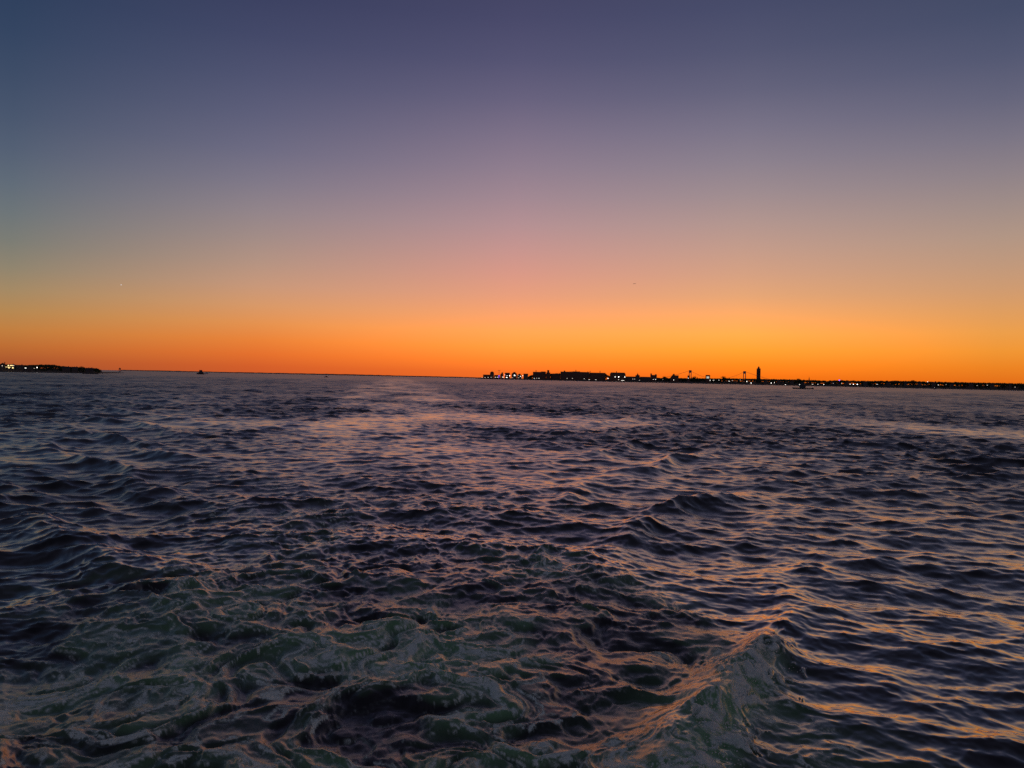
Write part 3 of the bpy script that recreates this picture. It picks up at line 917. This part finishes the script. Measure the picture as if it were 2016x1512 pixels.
for (x, y, k, r, st, lab) in (
        (982.3, 740, 'purple', 2.6, 1, 'violet lamp below the thin mast'), (982.0, 743, 'purple', 1.5, 1, 'dimmer violet lamp at the foot of the mast'),
        (990, 742.4, 'white', 2.2, 1.4, 'bright low lamp under the stepped turret'), (993.6, 738.2, 'pink', 1.5, 1, 'small pink lamp high beside the turret'),
        (997.5, 743, 'bright', 1.6, 2.2, 'wide white lamp at the waterside below the flat-ridged house'), (998, 739.6, 'white', 1.3, 1, 'small white lamp left of the round bright one'),
        (1003.2, 739.5, 'bright', 2.0, 1, 'round bright lamp before the flat-ridged house'), (1013, 739.0, 'bright', 2.7, 1, 'brightest round lamp, in front of the steep gable'),
        (1020, 739.6, 'dim', 1.3, 1, 'dim lamp right of the brightest round one'), (1024.6, 741, 'white', 1.8, 1, 'white lamp below the small pointed roof'),
        (1029, 739.6, 'white', 1.5, 1, 'lamp left of the house at the block foot'), (1008.5, 743.6, 'dim', 1.4, 2.5, 'low wide lamp at the waterside under the steep gable'),
        (1021, 743.6, 'dim', 1.4, 2.5, 'low wide lamp at the waterside under the pointed roof'), (1027, 743.7, 'dim', 1.3, 1.5, 'low lamp at the waterside right of the pointed roof'),
        (1052, 744.7, 'white', .9, 3, 'wide low lamp at the left foot of the chimney block'), (1056.5, 744.6, 'dim', 1.3, 1, 'small lamp at the foot of the chimney block'),
        (1061, 744.7, 'white', .8, 4, 'long low lamp under the middle of the chimney block'),
        (1116.4, 745, 'dim', 1.6, 1, 'left of two faint lamps under the longest block'), (1126.8, 745, 'dim', 1.6, 1, 'right of two faint lamps under the longest block'),
        (1150.5, 745.6, 'white', 1.1, 1.4, 'small lamp under the right half of the longest block'), (1160, 747.3, 'white', .9, 3.5, 'left of two long waterside lights below the long blocks'), (1173, 747.6, 'white', .8, 5, 'right of two long waterside lights below the long blocks'),
        (1197, 745, 'white', 2.0, 1, 'lamp standing left of the sloped roof block'), (1211, 742, 'white', 2.2, 1, 'left lamp on the front of the sloped roof block'), (1218, 742, 'bright', 2.3, 1, 'brightest lamp, mid front of the sloped roof block'), (1230, 742.2, 'white', 2.2, 1, 'right lamp on the front of the sloped roof block'),
        (1218, 747.2, 'dim', 1.8, 1, 'lamp low in front of the sloped roof block'), (1226, 749, 'white', 1.0, 8, 'long bright waterside light below the sloped roof block'),
        (1246, 746.2, 'dim', 1.5, 1, 'left of two lamps before the pavilion'), (1249.6, 746.2, 'dim', 1.5, 1, 'right of two lamps before the pavilion'), (1259, 748.6, 'dim', 1.5, 1.4, 'faint lamp at the waterside below the pavilion'),
        (1286.3, 747, 'white', 1.3, 1.4, 'left lamp below the two-towered block'), (1291, 747, 'white', 1.4, 1, 'right lamp below the two-towered block'), (1305, 747, 'dim', 1.0, 1, 'faint lamp between two-towered block and sloping roof'),
        (1326.5, 748.0, 'white', 1.5, 1, 'lamp below the sloping building'), (1355, 744.5, 'white', 1.4, 1, 'lamp under the far bridge tower')):
    lamp(x, y, DF, 1.2, k, lab, g, r, st)
g = 'lamps of the right shore'
for (x, y, k, r, st, lab) in ((1398, 748.6, 'white', 1.5, 1, 'lamp just right below the lit panel building'), (1405, 748.6, 'white', .9, 4, 'long light right of the lit panel building'), (1415.5, 748.4, 'white', 1.2, 1.5, 'lamp left below the domed treetop'),
        (1435.5, 750.4, 'white', 1.5, 1, 'lamp right below the domed treetop'), (1442, 749.2, 'dim', 1.3, 2, 'faint lamp midway between the treetop and near bridge tower'), (1457.5, 748, 'dim', 1.5, 1.6, 'faint lamp left of the near bridge tower'),
        (1470.5, 751, 'white', 1.9, 1, 'lamp below the near bridge tower'), (1479, 754, 'bright', 1.6, 1, 'bright waterside lamp left below the tall tower'), (1518.5, 754, 'bright', 1.5, 1, 'bright waterside lamp right of the tall tower'), (1525, 753.2, 'white', 1.3, 1, 'small lamp beside the bright one right of the tower'),
        (1546.5, 757, 'white', 1.4, 1, 'waterside lamp left of the dark boat'), (1574.5, 757, 'white', 1.4, 1, 'lamp touching the left side of the dark boat'), (1600, 756.5, 'white', .9, 3, 'wide lamp right under the steeple'),
        (1610.5, 756.6, 'white', 1.2, 1, 'lamp right of the wide one under the steeple'), (1622, 757, 'bright', 1.2, 1.4, 'bright lamp two right of the steeple'), (1641, 754.6, 'dim', 1.3, 1.4, 'faint lamp left below the violet one'),
        (1652.6, 748.6, 'purple', 3.0, 1, 'violet lamp on top of the right shore trees'), (1657, 754.6, 'dim', 1.6, 1, 'faint lamp below the violet one'), (1674, 756.3, 'white', 1.5, 1, 'left of three close bright lamps on the right shore'),
        (1680.5, 756.7, 'bright', 1.6, 1, 'middle of three close bright lamps on the right shore'), (1688, 756.6, 'bright', 1.6, 1, 'right of three close bright lamps on the right shore'), (1727, 756.6, 'white', .9, 3, 'wide lamp alone right of the three close ones'),
        (1826.5, 751.6, 'white', 1.3, 1.3, 'lamp showing on the skyline of the right shore'), (1847.5, 758, 'white', 1.1, 1.3, 'white lamp below and right of the skyline lamp'), (1863, 757.3, 'dim', 1.0, 1, 'faint lamp above the small buoy'),
        (1924, 759, 'dim', 1.2, 1, 'faint lamp, left of a pair near the right edge'), (1944, 758.4, 'dim', 1.4, 1, 'faint lamp, right of a pair near the right edge'), (1999, 762, 'dim', 1.4, 1.4, 'rightmost faint lamp by the picture edge')):
    lamp(x, y, DR + 24, 2.0, k, lab, g, r, st)

# ------------------------------------------------------------------ boats and marks on the water
def hull(mb, Lh, beam, zb, zs, zm):
    """lofted hull, bow at +x"""
    st = [(-.5, .86, zs * .95), (-.25, 1.0, zm), (.1, 1.0, zm), (.32, .7, zs * .92), (.5, .04, zs)]
    v = []; f = []
    for (u, bw, zt) in st:
        x = u * Lh; b = bw * beam / 2
        v += [(x * .96, -b * .55, zb), (x * .96, b * .55, zb), (x, b, zt), (x, -b, zt)]
    for i in range(len(st) - 1):
        a = i * 4
        for k in range(4):
            f.append((a + k, a + (k + 1) % 4, a + 4 + (k + 1) % 4, a + 4 + k))
    f += [(3, 2, 1, 0), tuple(len(v) - 4 + k for k in range(4))]
    mb.add(v, f)
    return mb

def boat(name, x, D, rz, Lh, beam, label, hullmat, housemat, hh, mast, zs=2.0, zm=1.3, off=0.0, hw=.3):
    p = base(x, D, 0)
    o = thing(name, p, -azim(x) + rz, label, 'boat')
    hull(MB(), Lh, beam, -0.7, zs, zm).build('hull', hullmat, o)
    dh = MB().box(-Lh * hw / 2 + off, Lh * hw / 2 + off, -beam * .33, beam * .33, zm - .4, zm + hh * .55, tx=.15, ty=.1).build('deckhouse', housemat, o)
    MB().box(-Lh * hw * .3 + off, Lh * hw * .33 + off, -beam * .27, beam * .27, zm + hh * .55, zm + hh, tx=.2, ty=.15).build('wheelhouse', housemat, o)
    for k in (-1, 0, 1):
        MB().box(off + k * Lh * hw * .18 - .35, off + k * Lh * hw * .18 + .35, -beam * .27 - .03, -beam * .2, zm + hh * .68, zm + hh * .9).build('window', 'glass', dh)
    MB().tube([(off - .2 * hw * Lh, 0, zm + hh * .9), (off - .25 * hw * Lh, 0, mast)], [.16, .08], 6).build('mast', 'steel', o)
    rl = MB()
    for sg in (-1, 1):
        rl.tube([(-Lh * .46, sg * beam * .42, zs + .9), (Lh * .3, sg * beam * .36, zs + .9)], .05, 5)
        for u in np.linspace(-.44, .28, 7):
            rl.tube([(Lh * u, sg * beam * .41, zm - .2), (Lh * u, sg * beam * .41, zs + .9)], .04, 4)
    rl.build('railing', 'steel', o)
    return o

boat('tugboat', 394.7, 1750, .35, 16, 6.4, 'dark tugboat on the horizon left of the small white boat', 'dark', 'dark', 7.0, 11.0, 3.0, 2.2, 0.2, .56)
boat('motor_boat', 405.8, 2050, PI - .2, 11, 3.4, 'small white motor boat just right of the dark tugboat', 'white', 'white', 2.6, 5.2, 1.9, 1.4, -.6, .42)
boat('small_boat', 642.5, 1500, .2, 7.5, 2.6, 'tiny dark boat alone on the horizon left of centre', 'dark', 'dark', 1.7, 3.2, 1.1, .8, 0, .4)
boat('workboat', 1581.5, 1000, PI - .06, 25, 6.4, 'dark workboat with a block wheelhouse before the right shore', 'dark', 'dark', 7.0, 9.6, 1.6, 1.0, 0.6, .3)
# low stone jetty
rs = random.Random(5)
p, rz, w = site(163, 193, 960); 
o = thing('jetty', p, rz, 'low dark stone jetty in front of the left point', 'jetty')
for k in range(26):
    x = -w + 2 * w * (k + .5) / 26; q = rs.uniform(.55, .95)
    MB().box(x - q, x + q, -1.2 + rs.uniform(-.3, .3), 1.0, -.8, rs.uniform(.55, 1.0), tx=q * .25, ty=.25).build('stone', 'rock', o)
# beacon
D = 2300
p = base(235.6, D, 0)
o = thing('beacon_tower', p, -azim(235), 'slim dark beacon standing in the water right of the point', 'beacon')
H = top_at(235.6, 723.8, D)
for sx in (-1, 1):
    for sy in (-1, 1):
        MB().tube([(sx * 2.1, sy * 2.1, -1.5), (sx * 1.5, sy * 1.5, H * .62)], .75, 6).build('leg', 'steel', o)
MB().box(-2.6, 2.6, -2.6, 2.6, H * .6, H * .86).build('cabin', 'red', o)
MB().box(-1.5, 1.5, -1.6, 1.6, H * .2, H * .24).build('brace', 'steel', o)
MB().lathe([(1.0, H * .82), (1.0, H * .94), (.15, H)], 0, 0, 8).build('lantern', 'dark', o)
# buoy
p = base(1840, 2500, 0)
o = thing('channel_buoy', p, 0, 'tiny dark buoy off the right shore', 'buoy')
MB().lathe([(.4, -1), (2.0, -.4), (2.0, .9), (1.5, 1.2)], 0, 0, 12).build('float', 'dark', o)
MB().lathe([(1.0, 1.2), (.5, 4.6), (.6, 4.7), (.1, 5.6)], 0, 0, 8).build('tower', 'dark', o)
MB().lathe([(.25, 5.6), (.3, 5.9), (.1, 6.2)], 0, 0, 6).build('light', LM['white'], o)

# ------------------------------------------------------------------ in the sky
def plane(x, y, D, rz, label):
    o = thing('airplane', at(x, y, D), rz, label, 'airplane')
    MB().tube([(-17, 0, 0), (-12, 0, 0), (10, 0, 0), (16, 0, 0.3), (18.5, 0, 1.2)], [.4, 1.9, 1.9, 1.0, .3], 10).build('fuselage', 'white', o)
    for sg in (-1, 1):
        MB().add([(-3, sg * 1.5, -.5), (2.5, sg * 1.5, -.5), (7, sg * 17, .8), (5, sg * 17, .8), (-3, sg * 1.5, -.1), (2.5, sg * 1.5, -.1), (7, sg * 17, .95), (5, sg * 17, .95)],
                 [(3, 2, 1, 0), (4, 5, 6, 7), (0, 1, 5, 4), (1, 2, 6, 5), (2, 3, 7, 6), (3, 0, 4, 7)]).build('wing', 'white', o)
        MB().tube([(-3, sg * 5.5, -1.6), (1, sg * 5.5, -1.6)], [1.0, .8], 8).build('engine', 'steel', o)
    MB().prism([(12.5, 1.2), (17, 1.4), (18.5, 6.5), (16.2, 6.5)], -.2, .2).build('tail_fin', 'white', o)
    return o
plane(1249, 558.5, 8600, .25, 'tiny dark airplane low in the orange sky')
# the evening star
MB_ = MB().lathe([(28 * math.sin(a), -28 * math.cos(a)) for a in np.linspace(0.1, PI - .1, 9)], 0, 0, 12)
o = MB_.build('evening_star', lamp_mat('planet_light', (1.0, .93, .85), 0.6))
o.location = at(238.5, 560.8, 41000)
tag(o, 'single white point of light in the left sky', 'star')

# ------------------------------------------------------------------ droplets thrown up by the breaking crest and the churn
rs = random.Random(21)
def drop(mb, p, r):
    x, y, z = p
    mb.add([(x + r, y, z), (x - r, y, z), (x, y + r, z), (x, y - r, z), (x, y, z + r * 1.1), (x, y, z - r)],
           [(0, 2, 4), (2, 1, 4), (1, 3, 4), (3, 0, 4), (2, 0, 5), (1, 2, 5), (3, 1, 5), (0, 3, 5)])
mb = MB()
fv = foam.ravel(); zv = Z.ravel(); xv = Xf.ravel(); yv = Yf.ravel(); rv = RR.ravel(); bv = br.ravel()
pick = np.flatnonzero((bv > 0.45) & (rv < 19) & (np.abs(AA.ravel()) < 0.75))
for k in rs.sample(list(pick), min(2200, len(pick))):
    drop(mb, (xv[k] + rs.gauss(0, .10), yv[k] + rs.gauss(0, .10), zv[k] + abs(rs.gauss(0, .11)) + .01), .003 + .009 * rs.random() ** 2)
pick = np.flatnonzero((fv > 0.7) & (rv < 17) & (np.abs(AA.ravel()) < 0.75))
for k in rs.sample(list(pick), min(700, len(pick))):
    drop(mb, (xv[k], yv[k], zv[k] + abs(rs.gauss(0, .04)) + .01), rs.uniform(.003, .007))
o = mb.build('sea_spray', 'white')
tag(o, 'fine white droplets thrown up over the foaming wake', 'spray', kind='stuff')
